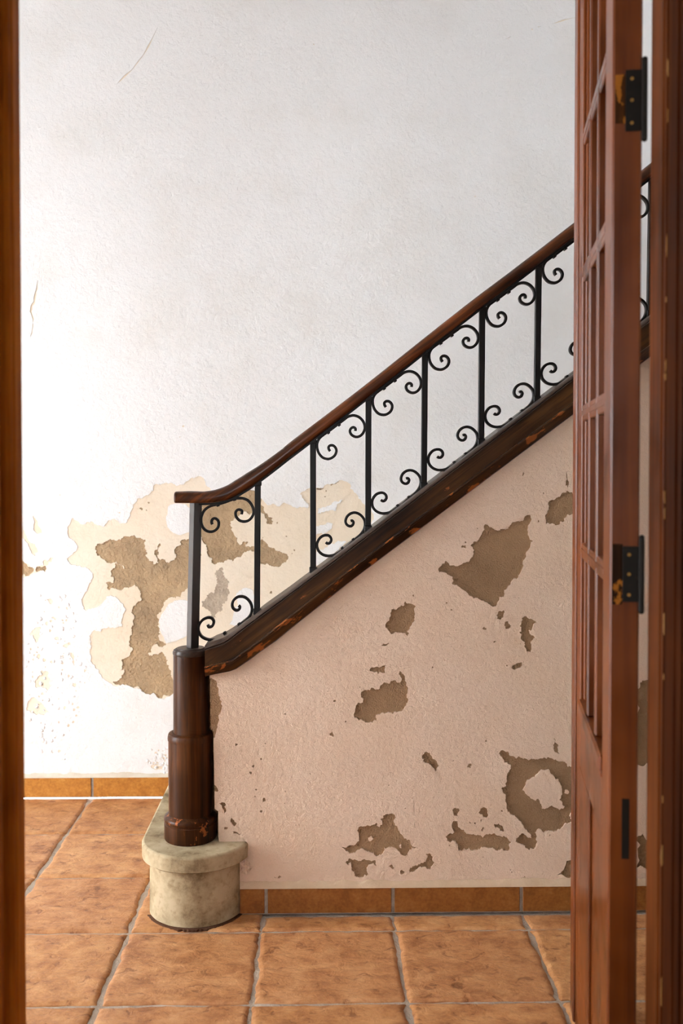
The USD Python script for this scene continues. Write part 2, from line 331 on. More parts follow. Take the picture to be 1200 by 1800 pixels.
# ------------------------------------------------------------------ stair wall: brown mortar under a torn coat of pink paint
def line_x(px, Y): return lambda x: None
str_top = [(350, 1137), (359, 1135.5), (366, 1132.5), (373, 1128.6), (380, 1126), (391.7, 1121.7), (403, 1114.7), (415, 1106.5), (426.7, 1097), (447.7, 1083), (461.7, 1071.5), (506, 1040), (586.7, 980), (850, 778), (1012, 655), (1330, 414)]
str_line = [(350, 1145.2), (359, 1144.5), (369, 1141.5), (380, 1138), (391.7, 1134.5), (403, 1127.5), (415, 1118), (426.7, 1109), (450, 1091), (485, 1065.7), (517.7, 1041), (600, 980), (1012, 665), (1330, 424)]
str_ridge = [(350, 1174.5), (359, 1172.5), (380, 1167), (394, 1163.7), (408, 1160.8), (420.8, 1151), (438, 1139), (461.7, 1121.7), (485, 1103), (519, 1076), (620, 997), (1012, 704), (1330, 468)]
str_bot = [(350, 1195), (366.7, 1190.4), (389, 1186), (402, 1183.5), (414, 1179), (438, 1162.5), (461.7, 1145), (485, 1128.7), (519, 1100.7), (620, 1021), (1012, 727), (1330, 490)]
YS = YW - .024                                       # stringer face
XE = 1.95
def zline(px):
    p = xz(px, YS); a, b = p[-2], p[-1]
    k = (b[1] - a[1]) / (b[0] - a[0]); p = np.vstack([p, [XE + .1, b[1] + k * (XE + .1 - b[0])]])
    return lambda x: np.interp(x, p[:, 0], p[:, 1])
zT, zL_, zR_, zB_ = map(zline, (str_top, str_line, str_ridge, str_bot))
xs = np.linspace(-.235, XE, 60)
wall_out = Polygon([(-.2335, 0), (-.2335, .178), (-.2655, .187), (-.2675, .2), (-.2675, .266), (-.2765, .272), (-.279, .47), (-.2875, .478), (-.2885, .64)] + [(x, zB_(x) + .0055) for x in xs] + [(XE, 0)])
H = []
def hole(*a, amp=.17, lv=3): H.append(torn(P(*a), YW, amp, lv))
hole(760, 890, 6, (1035, 95), (985, 95), (965, 125), (950, 155), (905, 155), (855, 165), (825, 195), (800, 235), (745, 240), (690, 260), (655, 250), (640, 235), (600, 222), (558, 188), (545, 200), (548, 240), (520, 280), (495, 335), (470, 375), (430, 395), (400, 410), (425, 435), (435, 470), (435, 500), (425, 530), (400, 550), (395, 570), (355, 590), (310, 612), (280, 625), (245, 632), (215, 622), (180, 625), (172, 600), (140, 575), (130, 605), (95, 605), (78, 640), (75, 700), (120, 695), (150, 705), (190, 735), (210, 765), (218, 795), (205, 820), (240, 830), (280, 850), (330, 885), (370, 915), (385, 940), (440, 975), (490, 980), (540, 995), (590, 1030), (640, 1060), (668, 1055), (685, 1010), (715, 955), (755, 955), (768, 920), (765, 880), (790, 850), (830, 800), (870, 760), (905, 735), (935, 685), (962, 630), (952, 590), (980, 545), (990, 480), (1028, 440), (1035, 400), (1060, 365), (1028, 355), (1015, 310), (1005, 260), (1008, 205), (1028, 175))
hole(850, 820, 6, (690, 370), (720, 350), (760, 330), (805, 320), (820, 285), (870, 270), (880, 250), (905, 275), (925, 268), (945, 290), (970, 300), (1010, 330), (1040, 380), (1020, 430), (980, 480), (940, 500), (905, 515), (880, 512), (850, 545), (848, 580), (800, 612), (750, 618), (700, 605), (650, 600), (655, 560), (665, 500), (680, 460), (690, 420))
hole(850, 820, 6, (870, 50), (880, 90), (885, 140), (900, 165), (895, 195), (885, 225), (878, 200), (860, 205), (865, 170), (875, 140), (868, 95), amp=.08)
hole(850, 820, 6, (425, 58), (417, 95), (402, 92), (410, 65), lv=1)
hole(850, 820, 6, (570, 560), (585, 570), (582, 590), (566, 588), lv=1)
hole(760, 890, 6, (755, 1095), (765, 1120), (750, 1165), (720, 1200), (680, 1190), (668, 1150), (690, 1115))
hole(760, 890, 6, (340, 370), (358, 375), (355, 390), (338, 388), lv=2)
hole(760, 890, 6, (330, 415), (352, 415), (355, 440), (335, 440), (322, 432), (305, 435), (303, 425), lv=2)
hole(840, 1050, 6, (285, 260), (310, 252), (335, 285), (352, 298), (330, 325), (300, 340), (288, 325), (288, 305), (275, 290))
hole(840, 1050, 6, (45, 322), (65, 308), (88, 325), (85, 342), (55, 340), lv=2)
hole(840, 1050, 6, (455, 215), (490, 200), (515, 205), (540, 230), (565, 225), (580, 240), (620, 268), (590, 280), (578, 315), (540, 345), (545, 385), (560, 400), (590, 408), (598, 420), (580, 450), (555, 475), (565, 510), (568, 545), (550, 578), (525, 578), (500, 565), (505, 540), (488, 520), (492, 480), (470, 460), (445, 435), (455, 405), (435, 370), (440, 300), (455, 260))
hole(840, 1050, 6, (350, 745), (365, 720), (400, 700), (440, 688), (462, 690), (468, 715), (440, 745), (395, 765), (370, 760))
hole(640, 1040, 6, (435, 105), (450, 125), (490, 125), (525, 140), (535, 170), (530, 210), (528, 260), (530, 310), (505, 340), (480, 375), (460, 410), (455, 470), (435, 440), (400, 440), (360, 430), (330, 425), (310, 440), (275, 438), (265, 415), (240, 385), (220, 350), (240, 320), (265, 280), (270, 225), (285, 190), (330, 188), (360, 165), (420, 145), (425, 115))
hole(640, 1040, 6, (180, 560), (200, 545), (255, 540), (260, 552), (240, 568), (190, 572), lv=2)
hole(640, 1040, 6, (60, 820), (80, 800), (140, 795), (165, 800), (195, 780), (225, 770), (222, 800), (215, 825), (222, 855), (185, 855), (160, 850), (145, 870), (125, 845), (90, 838), (62, 840))
hole(600, 1150, 6, (605, 200), (620, 178), (635, 195), (655, 210), (668, 230), (672, 270), (685, 310), (705, 350), (702, 400), (690, 440), (688, 455), (705, 470), (700, 510), (680, 545), (650, 580), (610, 605), (540, 630), (480, 618), (430, 618), (400, 640), (370, 640), (358, 665), (370, 705), (330, 720), (280, 722), (245, 728), (240, 708), (190, 695), (135, 670), (130, 630), (145, 590), (150, 555), (180, 510), (225, 515), (232, 470), (205, 430), (205, 400), (235, 380), (280, 372), (300, 380), (315, 352), (345, 365), (380, 372), (405, 365), (415, 325), (440, 305), (480, 300), (500, 310), (520, 285), (550, 272), (575, 295), (600, 302), (620, 295), (632, 265), (620, 230))
hole(600, 1150, 6, (855, 1065), (870, 1035), (910, 1040), (935, 1042), (950, 1075), (965, 1105), (1000, 1120), (1010, 1145), (1005, 1200), (990, 1238), (970, 1200), (930, 1165), (900, 1150), (858, 1138), (870, 1105))
ring = Polygon(ragged(xz(P(850, 1280, 6, (155, 270), (175, 240), (195, 232), (230, 250), (270, 265), (275, 290), (330, 305), (345, 320), (400, 312), (440, 322), (500, 320), (560, 325), (610, 320), (660, 325), (670, 308), (710, 315), (740, 335), (780, 348), (830, 345), (865, 370), (890, 410), (900, 390), (950, 435), (1000, 480), (1040, 540), (1070, 640), (1065, 760), (1040, 860), (1000, 930), (945, 990), (900, 1005), (850, 1015), (835, 1045), (785, 1070), (770, 1090), (720, 1085), (630, 1105), (610, 1080), (570, 1070), (540, 1105), (562, 1150), (550, 1180), (550, 1250), (520, 1280), (480, 1285), (435, 1255), (415, 1230), (370, 1215), (340, 1165), (375, 1130), (410, 1108), (440, 1130), (465, 1155), (500, 1160), (500, 1125), (480, 1110), (460, 1085), (430, 1060), (415, 1020), (395, 985), (350, 945), (290, 910), (250, 885), (240, 850), (242, 800), (232, 740), (210, 690), (200, 655), (185, 630), (210, 625), (235, 610), (245, 560), (245, 500), (255, 465), (285, 430), (288, 405), (265, 380), (245, 360), (215, 365), (210, 330), (175, 295)), YW))).buffer(0)
isle = torn(P(850, 1280, 6, (410, 655), (440, 610), (440, 580), (480, 545), (540, 520), (580, 470), (600, 450), (640, 450), (685, 435), (700, 460), (735, 500), (755, 540), (800, 570), (820, 610), (825, 660), (815, 710), (800, 750), (830, 790), (855, 825), (830, 850), (795, 865), (760, 840), (720, 818), (690, 825), (640, 855), (610, 820), (595, 770), (575, 745), (540, 765), (500, 745), (465, 715), (435, 690)), YW)
isle2 = torn(P(850, 1280, 6, (855, 665), (880, 650), (900, 670), (880, 698), (855, 690)), YW)
isle3 = torn(P(850, 1280, 6, (905, 930), (930, 870), (950, 880), (940, 950), (915, 960)), YW)
H.append(ring.difference(unary_union([isle, isle2, isle3])))
hole(850, 1280, 6, (735, 115), (745, 100), (758, 130), (770, 165), (790, 185), (785, 225), (795, 280), (775, 262), (745, 245), (732, 215), (738, 170))
hole(770, 1380, 6, (80, 545), (100, 525), (150, 515), (158, 470), (150, 400), (175, 382), (205, 380), (208, 440), (240, 470), (280, 495), (330, 520), (385, 528), (430, 530), (470, 555), (485, 530), (530, 520), (575, 512), (630, 535), (690, 535), (720, 550), (745, 580), (772, 610), (745, 640), (735, 695), (690, 695), (640, 685), (605, 690), (575, 665), (500, 660), (455, 655), (445, 680), (370, 690), (340, 690), (325, 665), (300, 685), (260, 690), (215, 690), (210, 650), (190, 615), (150, 590), (100, 590))
hole(770, 1380, 6, (150, 260), (165, 242), (210, 245), (225, 265), (215, 290), (205, 325), (165, 325), (158, 295))
hole(770, 1380, 6, (425, 290), (455, 245), (485, 232), (520, 250), (520, 290), (530, 320), (500, 342), (470, 315), (440, 305))
hole(770, 1380, 6, (590, 410), (630, 405), (665, 425), (690, 470), (690, 490), (650, 480), (610, 450), (590, 430))
hole(770, 1380, 6, (450, 470), (475, 442), (488, 455), (470, 490), (455, 490), lv=2)
hole(770, 1380, 6, (322, 375), (345, 400), (340, 412), (325, 395), lv=2)
hole(770, 1380, 6, (375, 396), (395, 395), (393, 412), (378, 410), lv=1)
hole(770, 1380, 6, (658, 278), (690, 240), (700, 245), (680, 285), lv=2)
hole(770, 1380, 6, (442, 372), (455, 360), (455, 380), (446, 388), lv=1)
hole(770, 1380, 6, (866, 975), (910, 960), (950, 978), (930, 988), (880, 992), lv=2)
hole(590, 1400, 6, (60, 525), (100, 540), (145, 515), (200, 510), (225, 480), (245, 465), (245, 430), (240, 385), (222, 355), (250, 320), (265, 312), (280, 320), (330, 300), (400, 295), (430, 278), (435, 310), (460, 325), (490, 300), (490, 260), (470, 245), (475, 230), (500, 230), (525, 185), (560, 190), (590, 178), (625, 205), (632, 225), (610, 260), (620, 300), (650, 325), (655, 350), (690, 395), (720, 445), (780, 465), (795, 510), (860, 535), (865, 550), (830, 550), (800, 540), (775, 570), (760, 625), (740, 630), (700, 620), (680, 605), (672, 585), (645, 560), (620, 540), (550, 545), (515, 540), (510, 580), (495, 605), (440, 635), (405, 618), (400, 590), (350, 580), (300, 565), (270, 550), (230, 570), (200, 600), (140, 605), (100, 575))
H[-1] = H[-1].difference(unary_union([torn(P(590, 1400, 6, (342, 440), (375, 420), (395, 450), (360, 475), (345, 465)), YW, lv_ and .1, lv_) for lv_ in (2,)] + [torn(P(590, 1400, 6, (670, 520), (690, 510), (695, 550), (675, 545)), YW, .1, 1)]))
hole(590, 1400, 6, (100, 695), (130, 680), (150, 650), (175, 670), (220, 672), (270, 680), (300, 660), (345, 670), (380, 685), (415, 672), (420, 690), (430, 730), (400, 710), (340, 735), (328, 790), (345, 830), (290, 855), (240, 855), (205, 845), (195, 800), (165, 775), (165, 730), (155, 700), (130, 730))
hole(590, 1400, 6, (555, 735), (580, 720), (620, 745), (605, 765), (575, 750), lv=2)
hole(590, 1400, 6, (680, 800), (700, 768), (725, 795), (710, 820), (682, 820), lv=2)
hole(590, 1400, 6, (950, 605), (985, 600), (1025, 630), (1020, 670), (1030, 720), (1000, 770), (960, 768), (920, 745), (880, 750), (860, 770), (810, 800), (780, 805), (770, 775), (810, 735), (870, 715), (920, 705), (950, 680), (960, 650))
hole(340, 1160, 6, (120, 180), (185, 185), (215, 205), (245, 235), (262, 300), (265, 370), (280, 420), (292, 450), (298, 500), (285, 560), (265, 610), (268, 640), (250, 690), (240, 760), (225, 820), (205, 825), (190, 790), (120, 770))
hole(220, 1350, 4, (600, 105), (640, 130), (655, 160), (615, 170), (598, 180), lv=2)
hole(220, 1350, 4, (660, 250), (700, 245), (710, 300), (700, 330), (685, 290), lv=2)
hole(220, 1350, 4, (755, 445), (820, 460), (800, 472), (760, 460), lv=2)
hole(220, 1350, 4, (690, 418), (722, 414), (718, 430), (695, 432), lv=2)
hole(220, 1350, 4, (745, 350), (765, 365), (770, 410), (755, 400), lv=2)
hole(220, 1350, 4, (1045, 765), (1085, 755), (1100, 765), (1060, 772), lv=1)
hole(0, 0, 1, (1105, 1215), (1125, 1205), (1138, 1195), (1160, 1190), (1180, 1240), (1170, 1320), (1150, 1342), (1124, 1346), (1110, 1330))
hole(0, 0, 1, (1115, 1475), (1130, 1465), (1142, 1480), (1138, 1530), (1118, 1525))
hole(0, 0, 1, (980, 1538), (990, 1530), (1002, 1512), (1012, 1505), (1014, 1530), (1000, 1545), lv=2)
hole(0, 0, 1, (726.4, 1400), (728.2, 1425), (728.6, 1450), (727.6, 1482), (727.0, 1482), (727.8, 1450), (727.2, 1425), amp=.02, lv=1)
for x, y, r_ in ((415, 1309, 2.6), (459, 1334, 2), (445, 1347, 2.3), (440, 1358, 2.8), (450, 1388, 1.6), (464, 1406, 4.2), (459, 1426, 2.6), (583, 1291, 4.5), (501, 1255, 1.8), (588, 1232, 2.6), (448, 1400, 1.4), (466, 1307, 1),
              (785, 1060, 2), (793, 1072, 1.6), (726, 1047, 1.6), (869, 1128, 1.8), (891, 1170, 1.5), (955, 867, 1.4), (839, 929, 1.2), (826, 1344, 3.2), (824, 1347, 3.5), (712, 1421, 1.3), (760, 1173, 1.6),
              (790, 1486, 1.6), (897, 1529, 1.2), (899, 1533, 1.2), (607, 1268, 1.6), (632, 1208, 1.3), (683, 1380, 1.2), (854, 1302, 1.7), (966, 1468, 1.5), (500, 1412, 1.0), (520, 1450, .9), (545, 1360, .9), (566, 1480, 1)):
    H.append(blob(x, y, r_, YW))
rnd = np.random.default_rng(3)
for _ in range(70):
    x, y = rnd.uniform(395, 1005), rnd.uniform(900, 1540)
    if y > 1230 - (x - 400) * .72: H.append(blob(x, y, rnd.uniform(.45, .95), YW, 6))
coat = wall_out.difference(unary_union(H)).buffer(0)
coat = unary_union([g for g in getattr(coat, 'geoms', [coat]) if g.area > 2e-6])
wst = thing('wall_stair', kind=S)
panel('mortar_wall', wall_out, YW + .0045, YW + .072, MORTF, wst, label='brown mortar bared where the pink paint has peeled')
panel('paint_coat', coat, YW, YW + .0045, PINK, wst, label='pink paint peeling off in ragged patches')
obj('wall_end', cat(box(-.333, -.255, 2.602, 2.6175, .19, .66)), MORTF, wst, smooth=False)
# lumps of loose plaster by the stone step
pl = trimesh.creation.icosphere(3, 1.0); v = np.array(pl.vertices)
v *= (1 + .9 * (meshkit.noise(v * 2.2 + 9) - .5) + .5 * (meshkit.noise(v * 5 + 3) - .5))[:, None]
c = at_y(432, 1523, YW)
obj('plaster_lump', trimesh.Trimesh(v * [.014, .014, .020] + c, pl.faces, process=False), PINK, wst, smooth=20)

# ------------------------------------------------------------------ back wall: ochre mortar, cream undercoat, white limewash
bw_out = Polygon([(XL, 0), (XR, 0), (XR, ZC), (XL, ZC)])
def tb(*a, amp=.15, lv=3): return torn(P(*a), YB, amp, lv)
full = lambda *p: [(a, b) for a, b in p]
W1 = (P(150, 820, 6, (1160, 115), (1115, 120), (1085, 150), (1040, 185), (1000, 190), (940, 188), (880, 178), (850, 170), (800, 190), (730, 190), (715, 205), (715, 245), (690, 270), (660, 300), (620, 318), (560, 335), (545, 345), (540, 370), (505, 400), (490, 450), (470, 490), (468, 530), (440, 580), (425, 600), (385, 600), (340, 570), (285, 555), (240, 570), (210, 610), (190, 635), (130, 620), (90, 600), (65, 580), (0, 610))
      + P(40, 840, 6, (600, 480), (560, 450), (530, 420), (512, 440), (500, 480), (470, 520), (470, 580), (485, 630), (540, 660), (575, 710), (570, 750), (530, 790), (500, 825), (465, 850), (490, 890), (560, 920), (640, 945), (710, 975), (738, 1010), (725, 1070), (700, 1120), (680, 1170))
      + P(40, 1040, 6, (650, 20), (630, 60), (622, 110), (640, 180), (670, 200), (740, 175), (800, 150), (845, 110), (880, 55), (920, 40), (960, 55), (1020, 100), (1060, 155), (1085, 190), (1060, 230), (1050, 280), (1035, 330), (1045, 375), (1020, 370), (960, 385), (900, 375), (850, 390), (820, 420), (790, 415), (750, 405), (722, 440), (710, 500), (725, 570), (708, 650), (720, 710), (760, 800), (800, 850), (850, 915), (900, 950), (940, 975), (990, 1000))
      + P(150, 1020, 6, (345, 1115), (440, 1108), (510, 1138), (580, 1150), (600, 1175))
      + full((257, 1220), (278, 1227.5), (298, 1224), (325, 1228), (350, 1200), (400, 1165), (460, 1105), (520, 1060), (600, 1005), (655, 950))
      + P(460, 820, 6, (1165, 660), (1180, 520), (1150, 450), (1100, 430), (1050, 370), (1010, 300), (970, 270), (930, 180), (860, 150), (815, 145), (790, 170), (720, 190), (650, 225), (600, 230), (510, 225), (475, 240), (430, 265), (400, 295), (440, 340), (490, 400), (485, 440), (430, 430), (370, 440), (330, 430), (270, 395), (235, 380), (185, 420), (130, 395), (60, 410), (20, 360), (-40, 300))
      + full((446, 862), (420, 862), (392, 872), (372, 864), (361, 850), (351, 837)))
hole_w = torn(W1, YB, .12, 3)
isl_w = [tb(150, 820, 6, (870, 430), (890, 405), (940, 390), (1000, 392), (1060, 400), (1100, 440), (1120, 500), (1118, 600), (1110, 690), (1050, 705), (1000, 725), (960, 715), (900, 680), (865, 640), (850, 560), (865, 500), amp=.04),
         tb(150, 1020, 6, (775, 440), (790, 390), (840, 310), (890, 240), (940, 215), (1000, 205), (1060, 212), (1130, 225), (1190, 280), (1200, 400), (1150, 500), (1090, 570), (1030, 610), (960, 640), (900, 655), (850, 665), (830, 610), (800, 560), (780, 500), amp=.06),
         tb(460, 820, 6, (590, 500), (600, 440), (680, 425), (760, 370), (850, 350), (830, 380), (790, 400), (780, 470), (720, 460), (660, 480), (620, 500)),
         tb(460, 820, 6, (530, 650), (580, 630), (700, 590), (745, 600), (740, 650), (690, 690), (650, 720), (540, 730)),
         tb(460, 820, 6, (560, 900), (650, 880), (700, 830), (780, 800), (890, 790), (860, 830), (760, 930), (600, 1060), (540, 1000)),
         tb(340, 900, 6, (480, 830), (560, 800), (630, 830), (640, 1000), (600, 1090), (540, 1160), (460, 1200), (380, 1190), (420, 1080), (470, 980), (440, 900))]
small_w = [tb(40, 840, 6, (120, 375), (105, 420), (125, 470), (110, 530), (120, 560), (200, 580), (160, 500), (140, 440)),
           tb(40, 840, 6, (0, 500), (20, 580), (50, 640), (90, 690), (130, 700), (160, 780), (130, 820), (90, 800), (70, 740), (40, 680), (0, 640)),
           tb(40, 840, 6, (-40, 850), (0, 870), (45, 905), (85, 945), (130, 955), (145, 935), (185, 930), (218, 925), (220, 870), (245, 865), (260, 882), (340, 838), (300, 885), (245, 930), (252, 965), (240, 992), (190, 982), (150, 1002), (110, 1010), (65, 1040), (-40, 1035)),
           tb(0, 450, 2, (130, 70), (133, 115), (124, 160), (111, 195), (120, 220), (117, 250), (108, 287), (114, 250), (115, 222), (105, 196), (119, 160), (128, 112), amp=.05, lv=2),
           tb(40, 1040, 6, (255, 80), (285, 70), (320, 90), (300, 135), (270, 110), lv=2), tb(40, 1040, 6, (110, 400), (180, 370), (195, 385), (180, 480), (140, 545), (110, 470), (70, 450)),
           tb(40, 1040, 6, (145, 690), (170, 655), (185, 680), (165, 715), lv=2), tb(40, 1040, 6, (130, 930), (200, 830), (270, 850), (300, 950), (260, 1040), (190, 1000), (140, 1010)),
           tb(40, 1040, 6, (420, 575), (470, 545), (485, 560), (460, 590), lv=2), tb(40, 1040, 6, (500, 640), (525, 650), (545, 740), (540, 780), (520, 700), lv=2),
           tb(40, 1200, 4.615, (40, 150), (110, 130), (160, 175), (210, 230), (190, 250), (110, 260), (60, 235), (30, 225)), tb(40, 1200, 4.615, (1040, 690), (1080, 660), (1160, 690), (1120, 705), lv=2),
           torn(full((945, 46.5), (980, 38), (1015, 29), (1015, 30.4), (980, 39.6), (945, 47.6)), YB, .03, 2),
           torn(full((873, 72), (893, 66.5), (905, 61), (893, 67.3)), YB, .03, 1), blob(935, 51.5, 1.4, YB),
           torn(full((205, 148), (232, 122), (252, 96), (268, 66), (278, 45), (268.6, 66.3), (252.7, 96.4), (232.7, 122.4)), YB, .02, 1)]
for x, y, r_ in ((248, 894, 3), (261, 884, 1.7), (257, 897, 1.2), (210, 901, 1.4), (322, 749, 2.2), (316, 768, 1), (551, 78, 1.4), (835, 345, 1.3), (106, 870, 1), (105, 870, 1.0)):
    small_w.append(blob(x, y, r_, YB))
rnd = np.random.default_rng(11)
for _ in range(90):   # flaking and blistered limewash low on the left
    x, y = rnd.uniform(44, 150), rnd.uniform(1050, 1330)
    if abs(x - 95) < 60 - abs(y - 1190) * .28: small_w.append(blob(x, y, rnd.uniform(.8, 3.2), YB, 8))
for _ in range(26):
    x, y = rnd.normal(284, 12), rnd.normal(1338, 10)
    small_w.append(blob(x, y, rnd.uniform(.8, 2.6), YB, 8))
white = bw_out.difference(hole_w).union(unary_union(isl_w)).difference(unary_union(small_w)).buffer(0)
M1 = (P(150, 820, 6, (105, 880), (105, 850), (125, 815), (170, 820), (230, 790), (265, 765), (300, 770), (380, 755), (400, 740), (440, 740), (480, 735), (540, 752), (600, 765), (630, 770), (620, 800), (625, 850), (640, 890), (650, 920), (640, 950), (665, 975), (700, 1000), (740, 1030), (775, 1020), (760, 985), (745, 950), (725, 930), (745, 880), (770, 820), (790, 805), (785, 840), (760, 880), (770, 930), (790, 990), (850, 1010), (900, 990), (940, 975), (960, 930), (935, 900), (950, 860), (1000, 830), (1010, 780), (1050, 770), (1110, 765))
      + full((340, 925), (346, 900), (355, 880), (385, 868), (420, 855), (450, 850), (457, 872), (462.5, 890), (470, 903), (479, 910), (480, 917), (474, 921.7), (467.5, 918), (465, 908), (458, 898), (447, 901), (433, 899), (423, 902), (410, 912), (405, 917), (408, 927), (411, 940), (416.7, 948), (421.7, 958), (424, 963), (426, 953), (436, 954), (431.7, 961), (440, 962.5), (447.5, 960), (459, 948), (462.5, 944), (465, 951.7), (476.7, 962.5), (485, 968), (496.7, 973), (505, 975), (506.7, 981.7), (503, 988), (495, 991.7), (483, 996), (473, 994), (468, 991), (458, 991), (448, 970), (440, 967), (433, 970), (425, 976), (415, 980), (400, 983), (388, 989), (378, 992), (372, 990), (368, 980), (363, 970), (363, 957), (355, 945), (345, 950), (341, 1000), (338, 1030), (326, 1036), (317, 1050), (300, 1050))
      + P(150, 1020, 6, (830, 230), (800, 320), (760, 400), (760, 480), (790, 570), (820, 650), (850, 680), (830, 690), (760, 680), (740, 670), (700, 715), (660, 775), (680, 795), (740, 780), (820, 770), (830, 800), (870, 850), (880, 930), (900, 1000), (920, 1040))
      + full((312, 1215), (318, 1228), (298, 1224.5), (278, 1227.5), (257, 1220))
      + P(150, 1020, 6, (600, 1175), (580, 1150), (510, 1138), (450, 1115), (430, 1100), (345, 1100), (330, 1115), (290, 1080), (300, 1065), (340, 1060), (380, 1010), (410, 960), (410, 940), (360, 945), (385, 900), (390, 870), (430, 820), (470, 770), (500, 740), (490, 710), (460, 680), (460, 640), (470, 590), (490, 550), (480, 510), (510, 470), (500, 420), (500, 360), (490, 320), (500, 280), (540, 240), (560, 220), (600, 205), (580, 180), (575, 130), (560, 90), (540, 65), (490, 65), (440, 75), (400, 85), (340, 100), (320, 85), (280, 80), (240, 100), (240, 60), (215, 25), (240, 15), (270, 25))
      + P(150, 820, 6, (300, 1190), (290, 1160), (265, 1165), (275, 1130), (285, 1080), (320, 1080), (312, 1020), (345, 1030), (400, 1080), (410, 1070), (350, 1030), (320, 1000), (235, 1020), (215, 1000), (160, 965), (120, 935)))
SM = [tb(340, 900, 6, (230, 640), (260, 610), (310, 595), (330, 690), (360, 770), (380, 840), (350, 900), (310, 960), (300, 1030), (250, 1060), (240, 1120), (190, 1080), (130, 1030), (90, 960), (150, 900), (200, 850), (240, 780), (215, 690), amp=.3, lv=4)]
hole_c = [torn(M1, YB, .2, 3),
          tb(40, 840, 6, (-40, 860), (0, 880), (40, 910), (80, 940), (120, 960), (100, 1000), (60, 1035), (-40, 1025)), tb(40, 840, 6, (130, 985), (140, 940), (180, 935), (235, 930), (248, 960), (240, 985), (190, 975), (150, 995)),
          tb(460, 820, 6, (575, 228), (620, 228), (655, 220), (640, 240), (600, 248), (575, 245), lv=2), tb(460, 820, 6, (715, 192), (760, 178), (800, 150), (815, 148), (790, 178), (735, 202), lv=2)]
for x, y, r_ in ((248, 894, 3), (261, 884, 1.8), (257, 897, 1.2), (487, 919, 1.6), (503, 943, 1.3), (517, 967, 1.8), (476, 1042, 2.5), (573, 863, 1.5), (571, 873, 1.3), (539, 860, 1.3), (513, 973, 1.0)):
    hole_c.append(blob(x, y, r_, YB))
cream = bw_out.difference(unary_union(hole_c).difference(unary_union(isl_w[:2]))).buffer(0)
clean = lambda g, a: unary_union([q for q in getattr(g, 'geoms', [g]) if q.area > a])
wb = thing('wall_back', kind=S)
panel('mortar_wall', bw_out, YB + .0050, YB + .2, MORTB, wb, label='ochre mortar bared in the middle of the flaking patch')
panel('cream_undercoat', clean(cream, 3e-6), YB + .0020, YB + .0050, CREAM, wb, label='cream undercoat showing around the bare mortar')
panel('white_coat', clean(white, 2e-6), YB, YB + .0020, WHITE, wb, label='white limewash flaking off')
# curled flakes and blisters standing proud of the limewash, too many to count
fk = []
rnd = np.random.default_rng(21)
for k in range(150):
    if k < 105:
        x, y = rnd.uniform(42, 155), rnd.uniform(1045, 1340)
        if abs(x - 95) > 62 - abs(y - 1190) * .25: continue
    else:
        x, y = rnd.normal(284, 10), rnd.normal(1338, 12)
    s_ = trimesh.creation.icosphere(1, 1.0); v = np.array(s_.vertices) * (1 + .8 * (meshkit.noise(np.array(s_.vertices) * 1.7 + k * 3.3) - .5))[:, None]
    r_ = rnd.uniform(.002, .0065)
    v = v * [r_, r_ * .45, r_ * rnd.uniform(.7, 1.6)] + at_y(x, y, YB)
    fk.append(trimesh.Trimesh(v, s_.faces, process=False))
panel('damp_smear', unary_union(SM), YB + .0015, YB + .0022, MORTG, wb, label='grey damp smear right of the iron post')
obj('blistered_flakes', cat(*fk), WHITE, wb, smooth=40, label='crumbling flakes of limewash', kind='stuff')

# ------------------------------------------------------------------ skirting tiles with a mortar fillet on top
def skirting(name, yface, ywall, joints, x0, x1, ztile, zfil, mtl, seed, fmat):
    t = thing(name, kind=S)
    obj('grout', box(x0, x1, yface + .003, ywall, 0, ztile - .002), GROUTD, t, smooth=False)
    e = [x0] + joints + [x1]
    for a, b in zip(e[:-1], e[1:]):
        a_, b_ = a + .0042 * (a != x0), b - .0042 * (b != x1)
        obj('tile', cbox(a_, b_, yface, ywall, .003, ztile, .0012), mtl, t, smooth=False)
    n = int((x1 - x0) / .006); xs_ = np.linspace(x0, x1, n)
    w = meshkit.fbm(np.stack([xs_ * 40, np.full(n, seed), np.zeros(n)], 1), 4)
    rings = []
    for x, k in zip(xs_, w):
        zt = zfil + (k - .5) * .010
        rings.append([(x, yface - .0006, ztile), (x, yface + .001 + .001 * k, ztile + (zfil - ztile) * .55), (x, ywall - .0025, zt), (x, ywall + .001, zt + .003), (x, ywall + .001, ztile)])
    obj('mortar_fillet', loft(rings), fmat, t, smooth=50)
    return t
jx = lambda p, y, Y: at_y(p, y, Y)[0]
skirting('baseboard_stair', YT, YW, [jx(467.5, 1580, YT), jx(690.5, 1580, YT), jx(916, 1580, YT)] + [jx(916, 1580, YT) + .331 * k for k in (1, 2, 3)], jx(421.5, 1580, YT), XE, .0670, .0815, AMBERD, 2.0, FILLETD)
j0 = jx(162, 1385, YB - .010)
skirting('baseboard_back', YB - .010, YB, [j0 + .331 * k for k in (-4, -3, -2, -1, 0)], XL, -.4475, .0690, .0800, AMBER, 5.0, FILLET)

